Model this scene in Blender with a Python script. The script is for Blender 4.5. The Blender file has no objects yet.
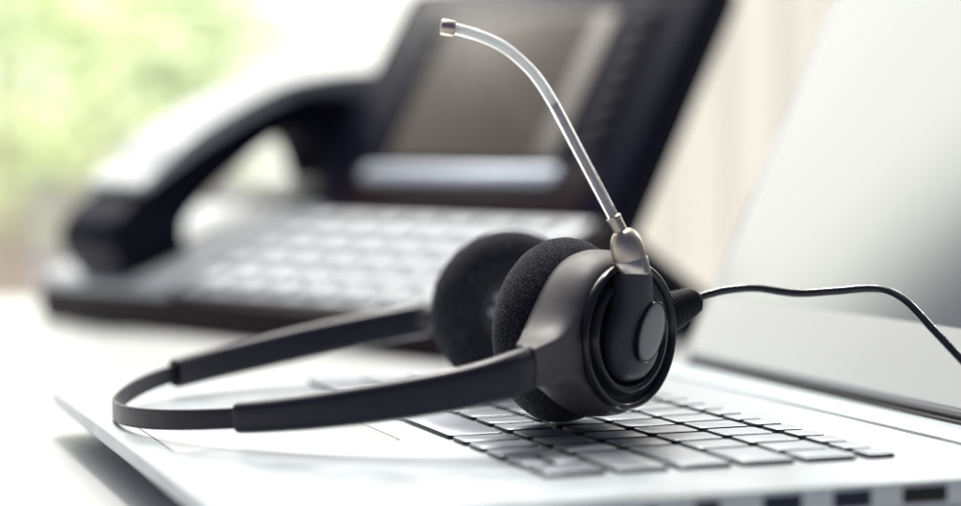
import bpy, bmesh, math, random
from mathutils import Vector, Matrix
random.seed(7)
S = 0.001                       # everything below is written in millimetres
C = bpy.context.scene.collection
PI = math.pi
rad = math.radians

# ------------------------------------------------------------------ helpers
def lerp(a, b, t): return a + (b - a) * t
def clamp(x, a=0.0, b=1.0): return max(a, min(b, x))
def sstep(a, b, x):
    t = clamp((x - a) / (b - a)); return t * t * (3 - 2 * t)

def link(name, bm, mat, parent=None, smooth=True, angle=40, at=None):
    """one mesh object from a bmesh written in world millimetres"""
    bmesh.ops.remove_doubles(bm, verts=bm.verts, dist=1e-4)
    bmesh.ops.recalc_face_normals(bm, faces=bm.faces)
    o0 = Vector(at) if at else Vector((0, 0, 0))
    for v in bm.verts: v.co = (v.co - o0) * S
    me = bpy.data.meshes.new(name)
    bm.to_mesh(me); bm.free()
    if mat: me.materials.append(mat)
    if smooth:
        for p in me.polygons: p.use_smooth = True
        me.set_sharp_from_angle(angle=rad(angle))
    o = bpy.data.objects.new(name, me); C.objects.link(o)
    o.location = o0 * S
    if parent:
        o.parent = parent
        o.location = o0 * S - world_loc(parent)
    return o

def world_loc(o):
    l = Vector(o.location)
    while o.parent:
        o = o.parent; l += Vector(o.location)
    return l

def thing(name, label, cat, loc, group=None):
    o = bpy.data.objects.new(name, None); C.objects.link(o)
    o.empty_display_size = .02
    o.location = Vector(loc) * S
    o['label'] = label; o['category'] = cat
    if group: o['group'] = group
    return o
def tag(o, label, cat, group=None):
    o['label'] = label; o['category'] = cat
    if group: o['group'] = group
    return o

def loft(bm, rings, cap0=True, cap1=True, closed=True):
    vs = [[bm.verts.new(p) for p in r] for r in rings]
    n = len(rings[0])
    for a, b in zip(vs, vs[1:]):
        for i in range(n if closed else n - 1):
            j = (i + 1) % n
            bm.faces.new((a[i], a[j], b[j], b[i]))
    if closed and cap0: bm.faces.new(list(reversed(vs[0])))
    if closed and cap1: bm.faces.new(vs[-1])
    return vs

def lathe(bm, prof, O, ax, seg=96):
    """prof: (axial, radius) pairs about the axis ax through O"""
    ax = Vector(ax).normalized(); O = Vector(O)
    t = Vector((0, 0, 1)) if abs(ax.z) < .9 else Vector((1, 0, 0))
    e1 = t.cross(ax).normalized(); e2 = ax.cross(e1)
    rings = []
    for a, r in prof:
        r = max(r, 0.0005)
        rings.append([O + ax * a + e1 * (r * math.cos(2*PI*i/seg)) + e2 * (r * math.sin(2*PI*i/seg)) for i in range(seg)])
    loft(bm, rings, prof[0][1] > .01, prof[-1][1] > .01)

def rrect(w, h, r, n=6):
    """rounded rectangle outline, centred"""
    r = min(r, w/2 - 1e-3, h/2 - 1e-3); out = []
    for cx, cy, a0 in ((w/2-r, h/2-r, 0), (-w/2+r, h/2-r, 90), (-w/2+r, -h/2+r, 180), (w/2-r, -h/2+r, 270)):
        for k in range(n+1):
            a = rad(a0 + 90*k/n); out.append((cx + r*math.cos(a), cy + r*math.sin(a)))
    return out

def slab(bm, outline, z0, z1, bev, frame, segs=3):
    """outline (list of 2D points, centred for scaling by inset) extruded z0..z1 with a rounded top edge"""
    # simple inset by moving towards the polygon's own offset direction
    n = len(outline)
    area = sum(outline[i][0]*outline[(i+1)%n][1]-outline[(i+1)%n][0]*outline[i][1] for i in range(n))
    sg = 1 if area > 0 else -1
    nor = []
    for i in range(n):
        p, q = Vector(outline[i-1]), Vector(outline[(i+1) % n])
        d = (q - p); d = d.normalized() if d.length > 1e-9 else Vector((1, 0))
        nor.append(Vector((d.y, -d.x)) * sg)
    def ring(inset, z):
        return [frame(outline[i][0] - nor[i].x*inset, outline[i][1] - nor[i].y*inset, z) for i in range(n)]
    rings = [ring(0, z0)]
    for k in range(segs + 1):
        a = PI/2 * k / segs
        rings.append(ring(bev*(1-math.cos(a)), z1 - bev + bev*math.sin(a)))
    loft(bm, rings)

def box(bm, x0, x1, y0, y1, z0, z1, frame=None, bev=0):
    f = frame or (lambda x, y, z: Vector((x, y, z)))
    vs = [bm.verts.new(f(x, y, z)) for z in (z0, z1) for x, y in ((x0, y0), (x1, y0), (x1, y1), (x0, y1))]
    fs = [(3, 2, 1, 0), (4, 5, 6, 7), (0, 1, 5, 4), (1, 2, 6, 5), (2, 3, 7, 6), (3, 0, 4, 7)]
    faces = [bm.faces.new([vs[i] for i in q]) for q in fs]
    if bev:
        ed = list({e for q in faces for e in q.edges})
        bmesh.ops.bevel(bm, geom=ed, offset=bev, segments=3, profile=.5, affect='EDGES')

def catmull(pts, per=10):
    P = [Vector(p) for p in pts]; P = [P[0]*2 - P[1]] + P + [P[-1]*2 - P[-2]]
    out = []
    for i in range(1, len(P) - 2):
        for k in range(per):
            t = k / per; a, b, c, d = P[i-1:i+3]
            out.append(.5*((2*b) + (c-a)*t + (2*a-5*b+4*c-d)*t*t + (3*b-a-3*c+d)*t**3))
    out.append(P[-2]); return out

def tube(bm, pts, r, seg=20, cap=True):
    """round tube along points; r is a number or a function of 0..1"""
    n = len(pts); rings = []
    prev = None
    for i, p in enumerate(pts):
        t = (pts[min(i+1, n-1)] - pts[max(i-1, 0)]).normalized()
        if prev is None:
            e1 = t.orthogonal().normalized()
        else:
            e1 = (prev - t * prev.dot(t)).normalized()
        prev = e1; e2 = t.cross(e1)
        rr = r(i/(n-1)) if callable(r) else r
        rings.append([p + e1*rr*math.cos(2*PI*k/seg) + e2*rr*math.sin(2*PI*k/seg) for k in range(seg)])
    loft(bm, rings, cap, cap)

# ------------------------------------------------------------------ materials
def mat(name, col, rough=.5, metal=0, spec=.5, bump=0, bscale=200, var=0, vscale=30, coat=0, trans=0, ior=1.45, sheen=0, bdist=.001, det=4, alpha=None):
    m = bpy.data.materials.new(name); m.use_nodes = True
    nt = m.node_tree; b = nt.nodes['Principled BSDF']
    b.inputs['Base Color'].default_value = (*col, 1)
    b.inputs['Roughness'].default_value = rough
    b.inputs['Metallic'].default_value = metal
    b.inputs['Specular IOR Level'].default_value = spec
    b.inputs['IOR'].default_value = ior
    b.inputs['Coat Weight'].default_value = coat
    b.inputs['Coat Roughness'].default_value = .08
    b.inputs['Transmission Weight'].default_value = trans
    b.inputs['Sheen Weight'].default_value = sheen
    tc = nt.nodes.new('ShaderNodeTexCoord')
    if bump:
        n = nt.nodes.new('ShaderNodeTexNoise'); n.inputs['Scale'].default_value = bscale
        n.inputs['Detail'].default_value = det
        bp = nt.nodes.new('ShaderNodeBump'); bp.inputs['Strength'].default_value = bump
        bp.inputs['Distance'].default_value = bdist
        nt.links.new(tc.outputs['Object'], n.inputs['Vector'])
        nt.links.new(n.outputs['Fac'], bp.inputs['Height'])
        nt.links.new(bp.outputs['Normal'], b.inputs['Normal'])
    if var:
        n2 = nt.nodes.new('ShaderNodeTexNoise'); n2.inputs['Scale'].default_value = vscale
        n2.inputs['Detail'].default_value = 5
        nt.links.new(tc.outputs['Object'], n2.inputs['Vector'])
        mr = nt.nodes.new('ShaderNodeMapRange')
        mr.inputs['From Min'].default_value = .3; mr.inputs['From Max'].default_value = .7
        mr.inputs['To Min'].default_value = max(.02, rough - var); mr.inputs['To Max'].default_value = min(1, rough + var)
        nt.links.new(n2.outputs['Fac'], mr.inputs['Value'])
        nt.links.new(mr.outputs['Result'], b.inputs['Roughness'])
    return m

ALU   = mat('aluminium', (.56, .60, .635), .36, .55, bump=.05, bscale=2500, bdist=.0002, var=.05, vscale=60)
ALU2  = mat('hinge aluminium', (.60, .66, .71), .42, .6, bump=.35, bscale=900, bdist=.0005)
CHIN  = mat('lid frame', (.80, .81, .79), .45, .2, bump=.05, bscale=2500, bdist=.0002)
SIDE  = mat('side aluminium', (.56, .55, .53), .4, .5, bump=.06, bscale=2000, bdist=.0002)
KEYGLARE   = mat('key glare', (.76, .80, .88), .28, .82, .5, bump=.02, bscale=3000, bdist=.0002)  # silvery metal tone stands in for grazing glare on black keys
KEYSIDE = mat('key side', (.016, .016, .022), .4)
DARK  = mat('dark gap', (.012, .012, .016), .6)
PORT  = mat('port blue', (.010, .022, .075), .5)
RUB   = mat('black rubber', (.02, .02, .022), .7)
SCREEN = mat('screen glass', (.52, .535, .525), .16, .9, .5, var=.02, vscale=8)

STRAP = mat('strap plastic', (.016, .014, .028), .34, 0, .5, bump=.05, bscale=1500, bdist=.0002, var=.05, vscale=200)
SLEEVE = mat('sleeve rubber', (.025, .022, .038), .36, 0, .6, bump=.10, bscale=2500, bdist=.0002, var=.05, vscale=120)
YOKE  = mat('yoke plastic', (.095, .090, .092), .50, 0, .5, bump=.12, bscale=3500, bdist=.0002, var=.04, vscale=150)
CAP   = mat('cap plastic', (.012, .012, .018), .22, 0, .5, var=.06, vscale=180, coat=.3)
TURRET = mat('turret plastic', (.046, .048, .062), .42, 0, .5, bump=.10, bscale=3000, bdist=.0002, var=.05, vscale=200)
BADGE = mat('badge', (.27, .27, .275), .42, .2, .5, bump=.05, bscale=3000, bdist=.0002)
CHROME = mat('polished ring', (.74, .70, .65), .20, 1)
BRASS = mat('nickel', (.66, .59, .50), .36, 1, var=.06, vscale=250)
def frosted(name, col, tr, fac, rough):
    m = mat(name, col, rough, 0, .6, coat=.5); nt = m.node_tree; b = nt.nodes['Principled BSDF']
    t = nt.nodes.new('ShaderNodeBsdfTranslucent'); t.inputs['Color'].default_value = (*tr, 1)
    mx = nt.nodes.new('ShaderNodeMixShader'); mx.inputs[0].default_value = fac
    nt.links.new(b.outputs[0], mx.inputs[1]); nt.links.new(t.outputs[0], mx.inputs[2])
    nt.links.new(mx.outputs[0], nt.nodes['Material Output'].inputs[0]); return m
CLEAR = frosted('frosted tube', (.92, .93, .94), (.96, .97, .97), .6, .15)
ROD = frosted('boom rod', (.46, .44, .48), (.70, .68, .73), .55, .22)
GLASS = mat('clear tube', (.97, .98, .98), .07, 0, .5, trans=1.0, ior=1.45)
CABLE = mat('cable', (.014, .014, .020), .22, 0, .8, coat=.5, var=.06, vscale=120, bump=.08, bscale=700)

def foam():
    m = mat('foam', (.03, .03, .035), .95, 0, .15, sheen=.10)
    nt = m.node_tree; b = nt.nodes['Principled BSDF']
    tc = nt.nodes.new('ShaderNodeTexCoord')
    v = nt.nodes.new('ShaderNodeTexVoronoi'); v.inputs['Scale'].default_value = 2300
    n = nt.nodes.new('ShaderNodeTexNoise'); n.inputs['Scale'].default_value = 2600; n.inputs['Detail'].default_value = 3
    nt.links.new(tc.outputs['Object'], v.inputs['Vector']); nt.links.new(tc.outputs['Object'], n.inputs['Vector'])
    r = nt.nodes.new('ShaderNodeValToRGB')
    r.color_ramp.elements[0].position = .50; r.color_ramp.elements[0].color = (.010, .010, .015, 1)
    r.color_ramp.elements[1].position = .72; r.color_ramp.elements[1].color = (.23, .23, .25, 1)
    nt.links.new(n.outputs['Fac'], r.inputs['Fac']); nt.links.new(r.outputs['Color'], b.inputs['Base Color'])
    add = nt.nodes.new('ShaderNodeMath'); add.operation = 'ADD'
    nt.links.new(v.outputs['Distance'], add.inputs[0]); nt.links.new(n.outputs['Fac'], add.inputs[1])
    bp = nt.nodes.new('ShaderNodeBump'); bp.inputs['Strength'].default_value = .8; bp.inputs['Distance'].default_value = .0004
    nt.links.new(add.outputs[0], bp.inputs['Height']); nt.links.new(bp.outputs['Normal'], b.inputs['Normal'])
    return m
FOAM = foam()

PHDARK = mat('phone plastic', (.006, .006, .016), .27, 0, .10, bump=.05, bscale=800)
PHDARK2 = mat('phone lower plastic', (.014, .008, .011), .30, 0, .10)
PHSIL = mat('phone silver', (.50, .52, .55), .4, .3)
PHKEY = mat('phone key', (.56, .58, .61), .4, .1)
PHSCR = mat('phone screen', (.110, .095, .084), .28, 0, .08)
PHTRIM = mat('phone trim', (.20, .185, .17), .4, .2)
PHBLUE = mat('phone trim silver', (.50, .55, .64), .35, .5)
HSHEEN = mat('handset sheen', (.48, .50, .52), .35, .2)  # pale tone stands in for bright sky reflected on the dark handset

DESKM = mat('desk laminate', (.60, .61, .61), .38, 0, .5, bump=.03, bscale=400, var=.06, vscale=12)
WALLM = mat('wall paint', (.72, .64, .58), .8, bump=.1, bscale=150)
FLOORM = mat('ground', (.80, .74, .68), .8, bump=.1, bscale=20)
WOOD = mat('bark', (.22, .17, .12), .9, bump=.5, bscale=60)
def leafmat(name, c1, c2):
    m = bpy.data.materials.new(name); m.use_nodes = True; nt = m.node_tree
    b = nt.nodes['Principled BSDF']; b.inputs['Roughness'].default_value = .28
    g = nt.nodes.new('ShaderNodeNewGeometry'); r = nt.nodes.new('ShaderNodeValToRGB')
    r.color_ramp.elements[0].color = (*c1, 1); r.color_ramp.elements[1].color = (*c2, 1)
    nt.links.new(g.outputs['Random Per Island'], r.inputs['Fac']); nt.links.new(r.outputs['Color'], b.inputs['Base Color'])
    t = nt.nodes.new('ShaderNodeBsdfTranslucent'); nt.links.new(r.outputs['Color'], t.inputs['Color'])
    mx = nt.nodes.new('ShaderNodeMixShader'); mx.inputs[0].default_value = .55
    nt.links.new(b.outputs[0], mx.inputs[1]); nt.links.new(t.outputs[0], mx.inputs[2])
    nt.links.new(mx.outputs[0], nt.nodes['Material Output'].inputs[0]); return m
LEAF1 = leafmat('yellow green leaves', (.58, .68, .42), (.80, .86, .66))
LEAF2 = leafmat('fresh green leaves', (.48, .62, .38), (.70, .78, .56))
def curtainmat():
    m = bpy.data.materials.new('curtain cloth'); m.use_nodes = True; nt = m.node_tree
    b = nt.nodes['Principled BSDF']; b.inputs['Base Color'].default_value = (.73, .73, .715, 1); b.inputs['Roughness'].default_value = .9
    t = nt.nodes.new('ShaderNodeBsdfTranslucent'); t.inputs['Color'].default_value = (.77, .768, .752, 1)
    mx = nt.nodes.new('ShaderNodeMixShader'); mx.inputs[0].default_value = .78
    nt.links.new(b.outputs[0], mx.inputs[1]); nt.links.new(t.outputs[0], mx.inputs[2])
    nt.links.new(mx.outputs[0], nt.nodes['Material Output'].inputs[0]); return m
CURT = curtainmat()

# ------------------------------------------------------------------ setting: ground, desk
TZ = -20.0                                   # desk top
bm = bmesh.new()
g = [bm.verts.new(p) for p in ((-60000, -6000, -760), (60000, -6000, -760), (60000, 90000, -760), (-60000, 90000, -760))]
bm.faces.new(g)
o = link('floor', bm, FLOORM, smooth=False); o['kind'] = 'structure'

desk = thing('desk', 'white laminate desk top that the laptop and desk phone stand on', 'desk', (0, 800, TZ - 30))
bm = bmesh.new(); box(bm, -1150, 1050, -60, 1560, TZ - 28, TZ, bev=3)
link('tabletop', bm, DESKM, desk)
for sx in (-1080, 980):
    for sy in (20, 1480):
        bm = bmesh.new(); box(bm, sx - 25, sx + 25, sy - 25, sy + 25, -759.5, TZ - 28.2, bev=3)
        link('leg', bm, SIDE, desk)

# ------------------------------------------------------------------ laptop
LA = .355; ca, sa = math.cos(LA), math.sin(LA)
def L(u, v, z): return Vector((u*ca + v*sa, u*sa - v*ca, z))   # u: palm rest -> hinge, v: far side -> near side
DZ = -1.6                                     # deck height; the key tops lie at 0
U0, U1, V0, V1 = 118.0, 412.0, -822.0, -498.5
laptop = thing('laptop', 'open silver aluminium laptop with black keys lying under the headset', 'laptop', L(260, -656, TZ))

def outline_laptop(inset=0, r=15):
    w, h = U1 - U0 - 2*inset, V1 - V0 - 2*inset
    return [((U0+U1)/2 + x, (V0+V1)/2 + y) for x, y in rrect(w, h, r - inset*.5, 10)]
bm = bmesh.new()
rings = []
for ins, z in ((26, -15.0), (17, -14.5), (9, -12.4), (3.5, -9.5), (.9, -7.4), (.15, -6.2), (0, -5.6), (0, DZ - .9), (.12, DZ - .5), (.35, DZ - .18), (.75, DZ)):
    # the near and far sides stay upright where the sockets are, the front tapers
    pts = []
    for x, y in outline_laptop(0):
        cx, cy = (U0+U1)/2, (V0+V1)/2
        fx = ins * clamp((cx - x)/((U1-U0)/2)) if x < cx else min(ins, 2) * (x-cx)/((U1-U0)/2)
        side = max(0, min(ins, 1.0 + ins*.16) - 1)
        yy = y - math.copysign(side, y - cy)*clamp(abs(y-cy)/((V1-V0)/2 - 14), 0, 1)
        pts.append(L(x + (fx if x < cx else -fx), yy, z))
    rings.append(pts)
loft(bm, rings)
body = link('base', bm, ALU, laptop, angle=35)
for fu, fv in ((160, -800), (160, -530), (390, -800), (390, -530)):
    bm = bmesh.new(); lathe(bm, [(0, 7), (.4, 7.6), (5.4, 8)], L(fu, fv, TZ), (0, 0, 1), 32)
    link('rubber_foot', bm, RUB, laptop)

# keys -----------------------------------------------------------------
P = 17.8; KV1 = -538.2
def key(u0, u1, v0, v1, name='key'):
    g_ = 1.65
    bm = bmesh.new()
    w, h = (u1 - u0 - 2*g_), (v1 - v0 - 2*g_)
    c = L((u0+u1)/2, (v0+v1)/2, 0)
    ol = rrect(w, h, 1.7, 4)
    slab(bm, [((u0+u1)/2 + x, (v0+v1)/2 + y) for x, y in ol], DZ - .3, random.uniform(-.06, .06), .3, L, 2)
    k_ = link(name, bm, KEYGLARE, laptop, at=c)
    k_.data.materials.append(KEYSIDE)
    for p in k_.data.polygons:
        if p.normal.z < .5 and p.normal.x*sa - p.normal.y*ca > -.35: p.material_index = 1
rowsU = {1: (218.6, 241.7), 2: (241.7, 262.1), 3: (262.1, 283.1), 4: (283.1, 304.6), 5: (304.6, 326.2), 6: (326.8, 340.2)}
layout = {5: [1]*13 + [1.8], 4: [1.68] + [1]*12 + [1.12], 3: [2.35] + [1]*11 + [1.45], 2: [2.05] + [1]*10 + [2.75],
          1: [1, 1, 1, .88, .88, 5, 1.26, 1.26, 1.26, 1.26]}
for r_, ks in layout.items():
    v = KV1
    for i, k in enumerate(ks):
        u0, u1 = rowsU[r_]
        if r_ == 1 and i == 1:                                  # the two half-height arrow keys
            key(u0, (u0+u1)/2 + .6, v - k*P, v); key((u0+u1)/2 - .6, u1, v - k*P, v)
        else:
            key(u0, u1, v - k*P, v, 'space_bar' if k == 5 else 'key')
        v -= k*P
v = KV1
for i in range(18):
    w_ = 14.8*P/18; key(*rowsU[6], v - w_, v); v -= w_

# trackpad: a glass plate set into the palm rest with a fine gap round it
def plate(name, u0, u1, v0, v1, z0, z1, m, r=3, bev=.12, parent=laptop):
    bm = bmesh.new()
    slab(bm, [((u0+u1)/2 + x, (v0+v1)/2 + y) for x, y in rrect(u1-u0, v1-v0, r, 5)], z0, z1, bev, L, 2)
    return link(name, bm, m, parent, at=L((u0+u1)/2, (v0+v1)/2, z0))
TPM = mat('trackpad', (.76, .78, .80), .32, .35)
plate('trackpad_gap', 129.4, 205.6, -735.6, -628.4, DZ - .2, DZ + .02, DARK, 3.4, .01)
plate('trackpad', 130, 205, -735, -629, DZ - .2, DZ + .06, TPM)
# hinge cover, its seam
plate('hinge_seam', 371.6, 373.0, V0 + 10, V1 - 10, DZ - .2, DZ + .03, DARK, .6, .01)
plate('hinge_cover', 373.6, 396.4, V0 + 8, V1 - 8, DZ - .3, DZ + .7, ALU2, 2, .4)
bm = bmesh.new()
tube(bm, [L(398.5, V0 + 12 + (V1 - V0 - 24)*i/30, DZ + .5) for i in range(31)], 1.3, 20)
link('hinge', bm, DARK, laptop)
# sockets on the near side
def port(uc, w, h, zc, m, r=.6):
    bm = bmesh.new()
    # a shallow frame ring and a dark well inside it
    def fr(x, y, z): return L(uc + x, V1 + .02 + z, zc + y)
    ol = rrect(w, h, r, 4)
    slab(bm, ol, -1.5, .09, .02, fr, 1)
    p = link('port', bm, m, laptop, at=L(uc, V1, zc))
    bm = bmesh.new(); slab(bm, rrect(w*.82, h*.26, .2, 3), -1.2, .13, .02, fr, 1)
    link('port_tongue', bm, DARK, p, at=L(uc, V1, zc))
for uc, w, h, m in ((275.5, 12.4, 5.2, PORT), (298, 12.4, 5.2, PORT), (322, 15.0, 5.0, DARK), (252, 8.0, 4.6, DARK), (235, 3.4, 3.4, DARK), (352, 14.0, 4.6, DARK), (384, 5, 5, DARK)):
    port(uc, w, h, -5.6, m, 1.6 if w < 4 else .6)

# lid ------------------------------------------------------------------
TL = rad(25.0)
def LID(b, v, t):                             # b: up the lid, v: along the hinge, t: out of the front face
    return L(399.5 + b*math.sin(TL) - t*math.cos(TL), v, DZ + 1.4 + b*math.cos(TL) + t*math.sin(TL))
LV0, LV1, LB = -818.0, -501.5, 243.0
def lidplate(name, b0, b1, v0, v1, t0, t1, m, r, bev, parent):
    bm = bmesh.new()
    slab(bm, [((b0+b1)/2 + x, (v0+v1)/2 + y) for x, y in rrect(b1-b0, v1-v0, r, 6)], t0, t1, bev, LID, 3)
    return link(name, bm, m, parent, at=LID((b0+b1)/2, (v0+v1)/2, t0))
lid = lidplate('lid', 0, LB, LV0, LV1, -6.0, 0, CHIN, 8, .9, laptop)
lidplate('bezel_gasket', 2.5, LB - 1.4, LV0 + 2.6, LV1 - 2.6, -.5, .35, mat('gasket', (.42, .43, .44), .5), 7, .25, lid)
lidplate('bezel', 4.2, LB - 3.6, LV0 + 5.6, LV1 - 5.6, -.5, .6, CHIN, 6, .25, lid)
lidplate('screen', 33.0, LB - 11, LV0 + 9, LV1 - 9, .3, .66, SCREEN, 1.2, .04, lid)
bm = bmesh.new()
tube(bm, [LID(1.0, LV0 + 10 + (LV1 - LV0 - 20)*i/20, .5) for i in range(21)], .9, 12)
link('hinge_strip', bm, RUB, lid)

# ------------------------------------------------------------------ headset
hs = thing('headset', 'black office headset with foam ear cushions lying across the laptop keyboard', 'headset', (-20, 735, 0))
nA = Vector((.74, -.6726, 0)).normalized()
eA = Vector((-nA.y, nA.x, 0))
F = Vector((29.3, 690, 32.2))
def cupframe(Fc, n):
    e = Vector((-n.y, n.x, 0))
    return lambda x, y, a: Fc + e*x + Vector((0, 0, 1))*y + n*a
A = cupframe(F, nA)

def foam_profile():
    pr = [(2.0, .001), (2.0, 12.6), (.5, 13.4), (-6.0, 13.6), (-9.6, 14.6)]
    for k in range(15):                                          # bulging rim
        a = rad(105 - 210*k/14)
        pr.append((-.8 - 10.6*math.sin(a), 20.8 + 11.2*math.cos(a) if True else 0))
    pr += [(9.6, 12), (9.4, .001)]
    return pr
def squash(bm, zmin):
    for v in bm.verts:
        if v.co.z < zmin + 1.2: v.co.z = zmin + max(0, (v.co.z - zmin + 1.2)/2.4)*1.2 if v.co.z > zmin - 1.2 else zmin
bm = bmesh.new(); lathe(bm, foam_profile(), F, nA, 128); squash(bm, .15)
link('ear_cushion', bm, FOAM, hs, at=F)

# near yoke: dish that tapers into the headband arm
JX, JY = -48.0, -8.0
def sdf(x, y):
    d1 = math.hypot(x, y) - 28.2
    ax_, ay, bx, by = -14.0, -3.0, -62.0, -9.4
    t = clamp(((x-ax_)*(bx-ax_) + (y-ay)*(by-ay))/((bx-ax_)**2 + (by-ay)**2))
    d2 = math.hypot(x-ax_-(bx-ax_)*t, y-ay-(by-ay)*t) - lerp(10.5, 6.3, clamp(t*1.25))
    k = 13.0; h = max(k - abs(d1-d2), 0)/k
    return min(d1, d2) - h*h*k*.25
def Tr(th):
    c, s = math.cos(th), math.sin(th)
    lo, hi = 18.0, 80.0
    # march outward to the first crossing
    r = lo
    while r < hi and sdf(r*c, r*s) < 0: r += .5
    lo, hi = r-.5, r
    for _ in range(20):
        m_ = (lo+hi)/2
        if sdf(m_*c, m_*s) < 0: lo = m_
        else: hi = m_
    return lo
thj = math.atan2(JY, JX)
ths = []
for i in range(260):
    u = i/260*2 - 1
    ths.append(thj + PI*(.35*u + .65*u**3))
bm = bmesh.new(); rings = [[] for _ in range(22)]
for th in ths:
    T = Tr(th); c, s = math.cos(th), math.sin(th)
    e = sstep(28.0, 53.0, T)
    ro = lerp(5.2, 4.2, e)
    Af, Am, Ab = lerp(26.4, 27.4, e), lerp(14.5, 23.0, e), lerp(7.5, 19.0, e)
    pts = [(20.5, 24.0), (22.8, 24.6), (23.4, 26.0), (23.8, Af)]
    r1 = T - ro
    for k in range(1, 5): 
        f = k/5; pts.append((lerp(23.8, max(r1, 23.8), f), lerp(26.4, Af, f)))
    for k in range(9):
        a = PI/2*k/8; pts.append((max(r1, 23.8) + (T - max(r1, 23.8))*math.sin(a), Am + (Af - Am)*math.cos(a)))
    pts += [(T - .1, lerp(Am, Ab, .5)), (T - .8, lerp(Am, Ab, .85)), (T - 2.2, Ab), (min(T-3, lerp(20, T-5, .5)), Ab), (15, lerp(7.5, 9, e))]
    for k, (r, a) in enumerate(pts): xc = JX + clamp((22.0 - a)*.45, 0, 2.5); rings[k].append(A(max(r*c, xc), r*s if r*c > xc else xc*s/c, a))
loft(bm, rings)
yoke = link('yoke', bm, YOKE, hs, at=A(0, 0, 15), angle=50)

# dark stepped cap
bm = bmesh.new()
lathe(bm, [(20, 23.6), (26.2, 24.6), (27.6, 25.0), (28.8, 24.7), (29.3, 24.0), (29.1, 23.1), (27.8, 22.4), (26.6, 21.8), (26.2, 20.8),
           (26.9, 20.0), (28.6, 19.6), (29.4, 18.9), (29.3, 17.8), (28.2, 16.8), (26.4, 16.2), (25.8, 15.2), (25.6, .001)], F, nA, 128)
cap = link('ear_cap', bm, CAP, hs, at=A(0, 0, 25), angle=60)

# boom turret (swivel) ---------------------------------------------------
def turret_sections():
    return [(-15.6, 2.5, .8, 27.0, 1.0), (-14.6, 6.2, 2.2, 27.2, .9), (-12, 9.8, 3.8, 27.5, .5), (-8, 12.0, 5.0, 28.0, .3), (-3, 12.6, 5.8, 28.4, 0),
            (2, 11.6, 6.2, 28.9, -.6), (6, 9.9, 6.3, 29.4, -1.2), (10, 8.3, 6.2, 30.0, -1.8), (14, 7.2, 6.0, 30.6, -2.3), (18, 6.6, 5.9, 31.0, -2.6), (21.0, 6.3, 5.9, 31.2, -2.8)]
bm = bmesh.new(); secs = turret_sections(); rings = []
zs = [s_[0] for s_ in secs]
def interp(z):
    for a, b in zip(secs, secs[1:]):
        if a[0] <= z <= b[0]:
            t = (z - a[0])/(b[0]-a[0]); return [lerp(p, q, t) for p, q in zip(a, b)]
    return list(secs[-1])
sp = catmull([Vector((s_[1], s_[2], s_[3])) for s_ in secs], 5)
sz = catmull([Vector((s_[0], s_[4], 0)) for s_ in secs], 5)
for q, z_ in zip(sp, sz):
    hw, hn, ac = max(q.x, .3), max(q.y, .3), q.z
    ring = []
    for k in range(48):
        a = 2*PI*k/48; cx, cy = math.cos(a), math.sin(a)
        ex = 2/2.4
        ring.append(A(z_.y + hw*math.copysign(abs(cx)**ex, cx), z_.x, ac + hn*math.copysign(abs(cy)**ex, cy)))
    rings.append(ring)
loft(bm, rings)
turret = link('boom_swivel', bm, TURRET, hs, at=A(0, 0, 28), angle=60)
# oval badge on its front
bm = bmesh.new()
bn = (nA*.98 + eA*.10 + Vector((0, 0, -.13))).normalized(); be = Vector((-bn.y, bn.x, 0)).normalized(); bz = bn.cross(be)*-1
bz = be.cross(bn); bz = -bz if bz.z < 0 else bz
BC = A(2.0, 1.4, 35.5)
rings = []
for sc, t in ((1.0, -3.2), (1.0, .15), (.985, .32), (.95, .42), (.6, .62), (.25, .70), (.01, .72)):
    rings.append([BC + be*(7.2*sc*math.cos(2*PI*k/64)) + bz*(9.4*sc*math.sin(2*PI*k/64)) + be*(1.3*sc*math.sin(2*PI*k/64)) + bn*t for k in range(64)])
loft(bm, rings)
link('badge', bm, BADGE, turret, at=BC)
bm = bmesh.new()
rings = []
for sc, t in ((1.10, -3.6), (1.10, .05), (1.07, .25), (1.03, .2), (1.02, -.8)):
    rings.append([BC + be*(7.2*sc*math.cos(2*PI*k/64)) + bz*(9.4*sc*math.sin(2*PI*k/64)) + be*(1.3*sc*math.sin(2*PI*k/64)) + bn*t for k in range(64)])
loft(bm, rings)
link('badge_rim', bm, CAP, turret, at=BC)

# metal knuckle, collar, tube
K0 = A(-2.8, 21.0, 31.2)
K1 = Vector((K0.x - 3.2, K0.y - 1.5, K0.z + 13.6))
kax = (K1 - K0).normalized()
bm = bmesh.new()
lathe(bm, [(-.6, 5.0), (-.5, 5.75), (0, 5.85), (5.5, 5.85)] + [(5.5 + 9.7*math.sin(PI/2*k/14), .02 + 5.85*math.cos(PI/2*k/14)**.62) for k in range(1, 15)], K0, kax, 72)
knuckle = link('boom_knuckle', bm, BRASS, hs, at=K0, angle=50)
bm = bmesh.new(); lathe(bm, [(-.7, 5.2), (-.6, 5.9), (-.3, 6.0), (4.7, 6.0), (5.0, 5.9), (5.05, 5.3)], K0, kax, 72)
link('knuckle_ring', bm, CHROME, knuckle, at=K0)
T0 = K0 + kax*13.4
bdir = Vector((-.468, -.02, .884)).normalized()
T0 = T0 + Vector((-.6, 0, 0))
bm = bmesh.new()
lathe(bm, [(-2.5, 2.3), (1.0, 2.3), (5.4, 2.35), (5.6, 2.6), (6.5, 2.6), (6.7, 2.3), (6.7, .001)], T0, bdir, 40)
link('boom_collar', bm, BRASS, knuckle, at=T0)
R0 = T0 + bdir*5.5
R1 = R0 + bdir*43.0
bm = bmesh.new(); tube(bm, [R0 + bdir*(43.0*i/12) for i in range(13)], .95, 24)
boom = link('boom', bm, ROD, hs, at=R0)
bm = bmesh.new()
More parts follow.
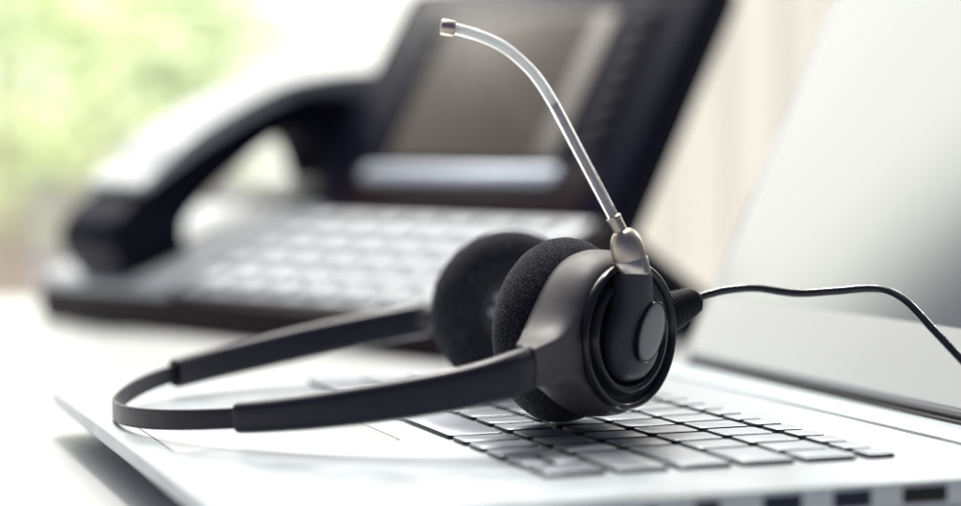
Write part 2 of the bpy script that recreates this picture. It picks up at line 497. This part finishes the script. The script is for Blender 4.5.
pts = [R0 + bdir*(43.0*i/12) for i in range(13)]
rings_o = []
tube(bm, pts, 1.95, 28)
link('boom_sleeve', bm, GLASS, boom, at=R0)
off = R1 - Vector((21.9, 655, 109.2))
cur = [R1 + bdir*-.2] + [Vector((x, 655 + dy, z)) + off*f for x, dy, z, f in ((17.9, 0, 115.6, 1), (13.6, 0, 121.0, 1), (6.3, .5, 127.3, 1), (-1.0, 1, 131.0, 1), (-8.4, 1.5, 133.4, 1), (-11.4, 1.6, 134.0, 1))]
cp = catmull(cur, 8)
bm = bmesh.new(); tube(bm, cp, 1.95, 28)
link('voice_tube', bm, GLASS, boom, at=R1)
bm = bmesh.new(); tube(bm, cp, .95, 20)
link('tube_core', bm, CLEAR, boom, at=R1)
tipd = (cp[-1] - cp[-3]).normalized()
bm = bmesh.new()
lathe(bm, [(-1.0, 2.0), (-.8, 2.55), (-.5, 2.75), (3.2, 2.75), (3.7, 2.6), (3.9, 2.1), (3.6, 1.6), (2.6, 1.5), (2.5, .001)], cp[-1], tipd, 40)
link('microphone_tip', bm, BRASS, boom, at=cp[-1])

# headband ---------------------------------------------------------------
CC = Vector((-22.0, 732.0, 0)); RB = 103.5
axd = Vector((.985, .17, 0)).normalized(); apex = Vector((-124, 715, 0))
def band(phi, rr=RB):
    p = CC + Vector((math.cos(rad(phi)), math.sin(rad(phi)), 0))*rr
    t = max(0, (p - apex).dot(axd))
    p = p - axd*(6.2*(1 - sstep(0, 55, t)))
    far = sstep(10, 60, (p - apex).dot(Vector((-axd.y, axd.x, 0)))) * 1.8
    return Vector((p.x, p.y, far + 2.7 + .150*t + .00011*t*t))
def sweep(name, phis, hf, tf, m, parent, rnd=.45, n=60, pw=None):
    bm = bmesh.new(); rings = []
    for i in range(n + 1):
        f = i/n; ph = lerp(phis[0], phis[1], f); p = pw(f, band(ph)) if pw else band(ph)
        q0 = pw(max(f-.01, 0), band(lerp(phis[0], phis[1], max(f-.01, 0)))) if pw else band(ph - .5*math.copysign(1, phis[1]-phis[0]))
        q1 = pw(min(f+.01, 1), band(lerp(phis[0], phis[1], min(f+.01, 1)))) if pw else band(ph + .5*math.copysign(1, phis[1]-phis[0]))
        tg = (q1 - q0).normalized()
        rdir = Vector((-tg.y, tg.x, 0)).normalized(); up = tg.cross(rdir); up = -up if up.z < 0 else up
        h, t = hf(f), tf(f)
        rings.append([p + rdir*x + up*y for x, y in rrect(t, h, min(t, h)*rnd, 6)])
    loft(bm, rings)
    return link(name, bm, m, parent, at=band((phis[0]+phis[1])/2), angle=50)
sweep('headband', (-117, -207), lambda f: 6.9, lambda f: 1.9, STRAP, hs, .42, 90)
# near sleeve runs from the strap into the yoke
J = A(JX + 1.2, JY + .25, 23.2); Jd = (A(-10, -4, 23) - A(JX, JY, 23)).normalized()
def nearpath(f, p):
    w = sstep(.66, 1.0, f); q = J - Jd*((1-f)*88)
    return p.lerp(q, w*w) if f < 1 else J
def edge(f, a=.012): return 1 - .0*f
sleeve = sweep('arm_sleeve', (-121.5, -69), lambda f: lerp(9.6, 14.0, sstep(-.3, 1, f))*(.93 if f < .004 else 1), lambda f: lerp(6.2, 8.0, f)*(.9 if f < .004 else 1), SLEEVE, hs, .46, 90, nearpath)
fars = sweep('arm_sleeve', (153, 90), lambda f: lerp(11.2, 14.0, sstep(-.3, .8, f))*(.93 if f < .004 else 1), lambda f: lerp(6.2, 8, f), SLEEVE, hs, .46, 70)

# far cup ----------------------------------------------------------------
mB = Vector((.24, -.971, 0)).normalized()      # the way its cushion faces
G = Vector((11.5, 793, 30.8))
nB = -mB
B = cupframe(G, nB)
bm = bmesh.new(); lathe(bm, foam_profile(), G, nB, 128); squash(bm, .15)
link('ear_cushion', bm, FOAM, hs, at=G)
bm = bmesh.new(); lathe(bm, [(-5.4, .001), (-5.4, 13.2), (-2, 13.4)], G, nB, 64)
grille = link('speaker_grille', bm, mat('grille', (.10, .10, .11), .5, 0, .5), hs, at=G)
for k in range(9):
    a = 2*PI*k/8; r = 8.0 if k < 8 else 0
    bm = bmesh.new(); lathe(bm, [(-.3, .001), (-.3, 2.2), (.4, 2.2)], B(r*math.cos(a), r*math.sin(a), -5.3), nB, 20)
    link('grille_hole', bm, mat('grille hole', (.50, .49, .54), .4) if k == 0 else bpy.data.materials['grille hole'], grille, at=B(r*math.cos(a), r*math.sin(a), -5.3))
bm = bmesh.new(); lathe(bm, [(7.5, 20), (7.5, 27), (14, 28.2), (22, 26.5), (26.4, 23.8), (28.5, 19), (29, .001)], G, nB, 96)
link('ear_cap', bm, YOKE, hs, at=B(0, 0, 18))
fe = band(90)
bm = bmesh.new(); pts = catmull([fe + Vector((-3, 0, 0)), fe.lerp(B(0, 0, 20), .33) + Vector((2, 3, 0)), fe.lerp(B(0, 0, 20), .66) + Vector((1, 1, 0)), B(0, 0, 20)], 8)
tube(bm, pts, lambda f: lerp(5.2, 12, f*f), 24)
link('yoke', bm, YOKE, hs, at=fe)

# strain relief and cable --------------------------------------------------
c0, c1 = Vector((58, 694.5, 34.5)), Vector((76.5, 703, 42.4)); cd = (c1 - c0).normalized()
prof = [(0, 5)]
Lc = (c1 - c0).length
for i in range(15):
    x0 = 3 + (Lc - 4.5)*i/15; r = lerp(7.0, 4.6, (i/14)**2.2); st = (Lc - 4.5)/15
    prof += [(x0, r - .55), (x0 + st*.2, r), (x0 + st*.7, r), (x0 + st*.9, r - .55)]
prof += [(Lc - 1.2, 3.8), (Lc - .3, 2.8), (Lc, 1.6), (Lc, .001)]
bm = bmesh.new(); lathe(bm, prof, c0, cd, 48)
link('strain_relief', bm, RUB, hs, at=c0, angle=30)
cab = [c1 - cd*3, c1 + cd*2, (85.4, 704, 45.0), (95.6, 702, 45.8), (108.9, 698, 44.4), (122, 694, 45.5), (132.6, 690, 46.6), (139.3, 686, 45.7), (144.9, 680, 42), (151.5, 672, 34), (158.3, 664, 25.5),
       (167.5, 650, 13.5), (174.5, 636, 4.2), (179.5, 620, .2), (183.5, 607, .3), (188, 594, -3.2), (195, 580, -12), (206, 566, -18), (232, 540, -18.7), (290, 500, -18.7), (370, 492, -18.7), (470, 520, -18.7), (600, 510, -18.7)]
bm = bmesh.new(); cpts = catmull(cab, 10)
cpts = [p + Vector((0, math.sin(i*.31 + 1)*.08, math.sin(i*.17 + 2)*.10)) if i > 12 else p for i, p in enumerate(cpts)]
tube(bm, cpts, 1.45, 18)
link('cable', bm, CABLE, hs, at=c1)

# ------------------------------------------------------------------ desk phone
q = math.sqrt(.5); P0 = Vector((-299.6, 1361.6, TZ))
def PH(w, d, h): return P0 + Vector((q, -q, 0))*w + Vector((q, q, 0))*d + Vector((0, 0, h))
phone = thing('desk_phone', 'blurred black and silver desk phone with tilted display and keypad', 'desk phone', PH(200, 100, 0))
PW = 400.0
def prism(name, prof, w0, w1, m, parent, bev=2.0):
    bm = bmesh.new()
    a = [bm.verts.new(PH(w0, d, h)) for d, h in prof]; b = [bm.verts.new(PH(w1, d, h)) for d, h in prof]
    n = len(prof); fs = [bm.faces.new(a[::-1]), bm.faces.new(b)]
    for i in range(n): fs.append(bm.faces.new((a[i], a[(i+1) % n], b[(i+1) % n], b[i])))
    if bev: bmesh.ops.bevel(bm, geom=list({e for f in fs for e in f.edges}), offset=bev, segments=3, profile=.5, affect='EDGES')
    return link(name, bm, m, parent, at=PH(w0, prof[0][0], 0))
slope = math.atan2(48, 124)
def top(d): return 25 + (d - 4)*math.tan(slope)
prism('base', [(0, 3), (0, 22), (4, 24), (134, top(134) - 1), (134, top(134) - 22), (30, 10), (20, 0), (6, 0)], 0, PW, PHDARK2, phone)
prism('face_plate', [(7, top(7) - .8), (7, top(7) + 2.2), (123, top(123) + 2.2), (123, top(123) - .8)], 148, PW - 6, PHSIL, phone, .8)
prism('cradle_plate', [(3, 21), (-1, 27), (6, top(6) + 8), (132, top(132) + 3), (132, top(132) - .8)], 4, 145, PHSIL, phone, 2)
# keys
for r_ in range(5):
    for c_ in range(7):
        w0 = 160 + c_*32.5; d0 = 11 + r_*21.8
        bm = bmesh.new()
        fr = lambda x, y, z, w0=w0, d0=d0: PH(w0 + 13 + x, d0 + 8 + y*math.cos(slope) - z*math.sin(slope), top(d0 + 8) + 2 + y*math.sin(slope) + z*math.cos(slope))
        slab(bm, rrect(25, 15.5, 5, 4), -1, 5, 1.5, fr, 2)
        k_ = link('key', bm, PHKEY if (r_ > 0 or c_ > 3) else PHSIL, phone, at=fr(0, 0, 0))
        bm = bmesh.new(); slab(bm, rrect(28.5, 19, 6, 4), -1, .9, .1, fr, 1)
        link('key_well', bm, bpy.data.materials.get('key well') or mat('key well', (.25, .26, .29), .6), k_, at=fr(0, 0, 0))
# tilted display panel
tt = math.atan2(93, 140)
def PN(a, b, t): return PH(a, 130 + b*math.sin(tt) - t*math.cos(tt), top(128) + b*math.cos(tt) + t*math.sin(tt))
def panel(name, a0, a1, b0, b1, t0, t1, m, r, bev, parent):
    bm = bmesh.new(); slab(bm, [((a0+a1)/2 + x, (b0+b1)/2 + y) for x, y in rrect(a1-a0, b1-b0, r, 6)], t0, t1, bev, PN, 3)
    return link(name, bm, m, parent, at=PN((a0+a1)/2, (b0+b1)/2, t0))
disp = panel('display_panel', 120, 400, -8, 188, -26, 0, PHDARK, 12, 4, phone)
panel('display_lower_panel', 158, 372, -6, 40, -.6, .8, PHDARK2, 5, .4, disp)
panel('trim_bar', 166, 344, 24.5, 36.5, .2, 3, PHBLUE, 9, 1.4, disp)
panel('display_frame', 184, 334, 42, 155, -.6, 2.2, PHTRIM, 4, .8, disp)
panel('display_screen', 186, 316, 44, 153, 1.0, 2.6, PHSCR, 3, .3, disp)
for k in range(8):
    panel('soft_key', 350, 368, 44 + k*14.5, 53 + k*14.5, -.4, 3.5, PHDARK, 4, 1.2, disp)
for k in range(6):
    panel('soft_key', 160, 174, 52 + k*18, 61 + k*18, -.4, 3.5, PHDARK, 4, 1.2, disp)
# rear stand and cradle block
prism('rear_stand', [(126, 66), (137, 74), (152, 66), (262, 6), (262, 0), (246, 0)], 152, PW - 2, PHDARK, phone, 2)
prism('cradle_block', [(128, 0), (128, 76), (150, 84), (196, 92), (245, 96), (262, 84), (262, 0)], 6, 146, PHDARK, phone, 5)

# handset resting in the cradle
hset = thing('telephone_handset', 'dark handset with painted sky sheen along its top resting on the desk phone cradle', 'handset', PH(75, 110, 60))
inner = [(50, top(50) - 10 + 16), (43, 62), (52, 75), (72, 92), (114, 119), (140, 130), (160, 130), (172, 119), (182, 98)]
outer = [(252, 98), (256, 125), (244, 148), (219, 160), (172, 157), (126, 147), (72, 123), (22, 94), (-8, 70), (-13, 56), (-6, 42)]
def smooth2(pts):
    return [(p.x, p.y) for p in catmull([Vector((d, h, 0)) for d, h in pts], 4)]
inner = smooth2(inner); outer = smooth2(outer)
def handset_strip(name, low, up, w0, w1, m, bev, parent):
    prism(name, low + up, w0, w1, m, parent, bev)
prism('handset_body', [(2, top(2) + 8.5), (48, top(48) + 4.5)] + inner[1:] + [(184, 93), (246, 98)] + outer[1:], 46, 104, PHDARK, hset, 1.6)
sh_in = outer[8:30]
sh_out = [(d - 4, h + (11 if 40 < d < 230 else 5)) for d, h in sh_in]
prism('sheen_strip', [(d, h + .5) for d, h in sh_in] + sh_out[::-1], 43, 107, HSHEEN, hset, 1.5)  # added strip that carries the sky sheen

# ------------------------------------------------------------------ behind the desk
bm = bmesh.new(); rings = []
NX = 220
for z in (-757, 200, 1500):
    r1 = []
    for i in range(NX + 1):
        x = lerp(60, 900, i/NX)
        y = 2450 + 8*math.sin(i*.36 + .3*math.sin(i*.05)) + 2.5*math.sin(i*.83 + 1)
        r1.append(Vector((x, y, z)))
    r1 += [p + Vector((0, 2.0, 0)) for p in reversed(r1)]
    rings.append(r1)
loft(bm, rings)
tag(link('curtain', bm, CURT), 'cream cloth curtain hanging in soft folds behind the desk phone', 'curtain')

def shrub(name, x, y, zc, rx, rz, n, leaf, m, label):
    t = thing(name, label, 'shrub', (x, y, -760), 'garden shrubs beyond the wall')
    bm = bmesh.new()
    clumps = [Vector((random.gauss(0, .5)*rx, random.gauss(0, .4)*rx, random.uniform(-1, 1)*rz*.8)) for _ in range(44)]
    for i in range(n):
        c_ = random.choice(clumps)
        p = Vector((x, y, zc)) + c_ + Vector((random.gauss(0, 1), random.gauss(0, 1), random.gauss(0, 1)))*rx*.24
        s = leaf*random.uniform(.6, 1.3)
        M = Matrix.Rotation(random.uniform(0, 2*PI), 3, 'Z') @ Matrix.Rotation(random.uniform(0, PI), 3, 'X')
        vs = [bm.verts.new(p + M @ Vector(v_)*s) for v_ in ((0, 0, 0), (.35, .22, .08), (1, 0, -.05), (.35, -.22, .08))]
        bm.faces.new(vs)
    me = bpy.data.meshes.new('foliage')
    o0 = world_loc(t)
    for v in bm.verts: v.co = v.co*S - o0
    bm.to_mesh(me); bm.free(); me.materials.append(m)
    f = bpy.data.objects.new('foliage', me); C.objects.link(f); f.parent = t
    bm = bmesh.new()
    tube(bm, catmull([(x, y, -760), (x + 30, y, -400), (x - 20, y + 10, zc - rz*.4), (x + 10, y, zc + rz*.4)], 6), lambda q_: lerp(45, 12, q_), 10)
    link('trunk', bm, WOOD, t)
    return t
shrub('shrub', -1330, 5600, 430, 420, 520, 700, 130, LEAF1, 'yellow green leafy shrub out of focus at the left of the garden')
shrub('shrub', -900, 6300, 360, 360, 380, 520, 130, LEAF2, 'fresh green shrub out of focus beside the yellow green one')
shrub('shrub', -1130, 5950, 560, 320, 360, 420, 130, LEAF1, 'loose yellow green shrub out of focus between the two denser shrubs')
shrub('shrub', 1010, 5600, 700, 180, 300, 700, 90, LEAF2, 'small green shrub out of focus between curtain and laptop lid')

# ------------------------------------------------------------------ light
world = bpy.data.worlds.new('World'); bpy.context.scene.world = world; world.use_nodes = True
nt = world.node_tree; bg = nt.nodes['Background']
tc = nt.nodes.new('ShaderNodeTexCoord'); sx = nt.nodes.new('ShaderNodeSeparateXYZ')
nt.links.new(tc.outputs['Generated'], sx.inputs[0])
def mrange(src, a, b, c, d):
    m = nt.nodes.new('ShaderNodeMapRange'); m.interpolation_type = 'SMOOTHSTEP'
    for k, v in zip(('From Min', 'From Max', 'To Min', 'To Max'), (a, b, c, d)): m.inputs[k].default_value = v
    nt.links.new(src, m.inputs['Value']); return m.outputs['Result']
def math2(op, a, b):
    m = nt.nodes.new('ShaderNodeMath'); m.operation = op
    for i, v in enumerate((a, b)):
        if isinstance(v, (int, float)): m.inputs[i].default_value = v
        else: nt.links.new(v, m.inputs[i])
    return m.outputs[0]
back = mrange(sx.outputs['Y'], -.1, .55, 0, 1)          # the bright garden side
left = math2('MAXIMUM', mrange(sx.outputs['X'], -.70, -.61, .06, 1), mrange(sx.outputs['X'], -.97, -.84, .9, .06))   # a dark window jamb, then a bright band added to light the lid frame
up = mrange(sx.outputs['Z'], .35, .9, 1, .5)
f = math2('MULTIPLY', math2('MULTIPLY', back, left), up)
mix = nt.nodes.new('ShaderNodeMix'); mix.data_type = 'RGBA'
mix.inputs[6].default_value = (.080, .086, .145, 1); mix.inputs[7].default_value = (1.62, 1.61, 1.52, 1)
nt.links.new(f, mix.inputs[0]); nt.links.new(mix.outputs[2], bg.inputs['Color'])
bg.inputs['Strength'].default_value = 1.05

def area(name, loc, target, size, size_y, energy, col):
    l = bpy.data.lights.new(name, 'AREA'); l.shape = 'RECTANGLE'; l.size = size; l.size_y = size_y; l.energy = energy; l.color = col
    o = bpy.data.objects.new(name, l); C.objects.link(o); o.location = loc
    o.rotation_euler = (Vector(target) - Vector(loc)).to_track_quat('-Z', 'Y').to_euler(); return o
area('overhead_light', (-.25, 1.35, 1.85), (0, .7, 0), .22, .22, 31, (1, .97, .92))  # unseen overhead key lamp, kept small for crisp shadows
area('garden_fill', (-.9, 3.6, 3.2), (-1.05, 5.8, .3), 3, 3, 640, (1, .98, .90))  # added area lamp that brightens the shrubs in place of sun

# ------------------------------------------------------------------ camera
cam = bpy.data.cameras.new('camera'); co = bpy.data.objects.new('camera', cam); C.objects.link(co)
co.location = (0, 0, .093); pitch = math.atan(100/2016)
co.rotation_euler = (PI/2 - pitch, 0, 0)
cam.sensor_width = 36; cam.lens = 2016/961*36; cam.clip_start = .01; cam.clip_end = 300
cam.dof.use_dof = True; cam.dof.focus_distance = .684; cam.dof.aperture_fstop = 3.7
sc = bpy.context.scene; sc.camera = co
sc.view_settings.view_transform = 'Standard'; sc.view_settings.look = 'None'
sc.view_settings.exposure = 0; sc.view_settings.gamma = 1
sc.render.engine = 'CYCLES'; sc.cycles.use_denoising = True
sc.cycles.max_bounces = 10; sc.cycles.transmission_bounces = 8
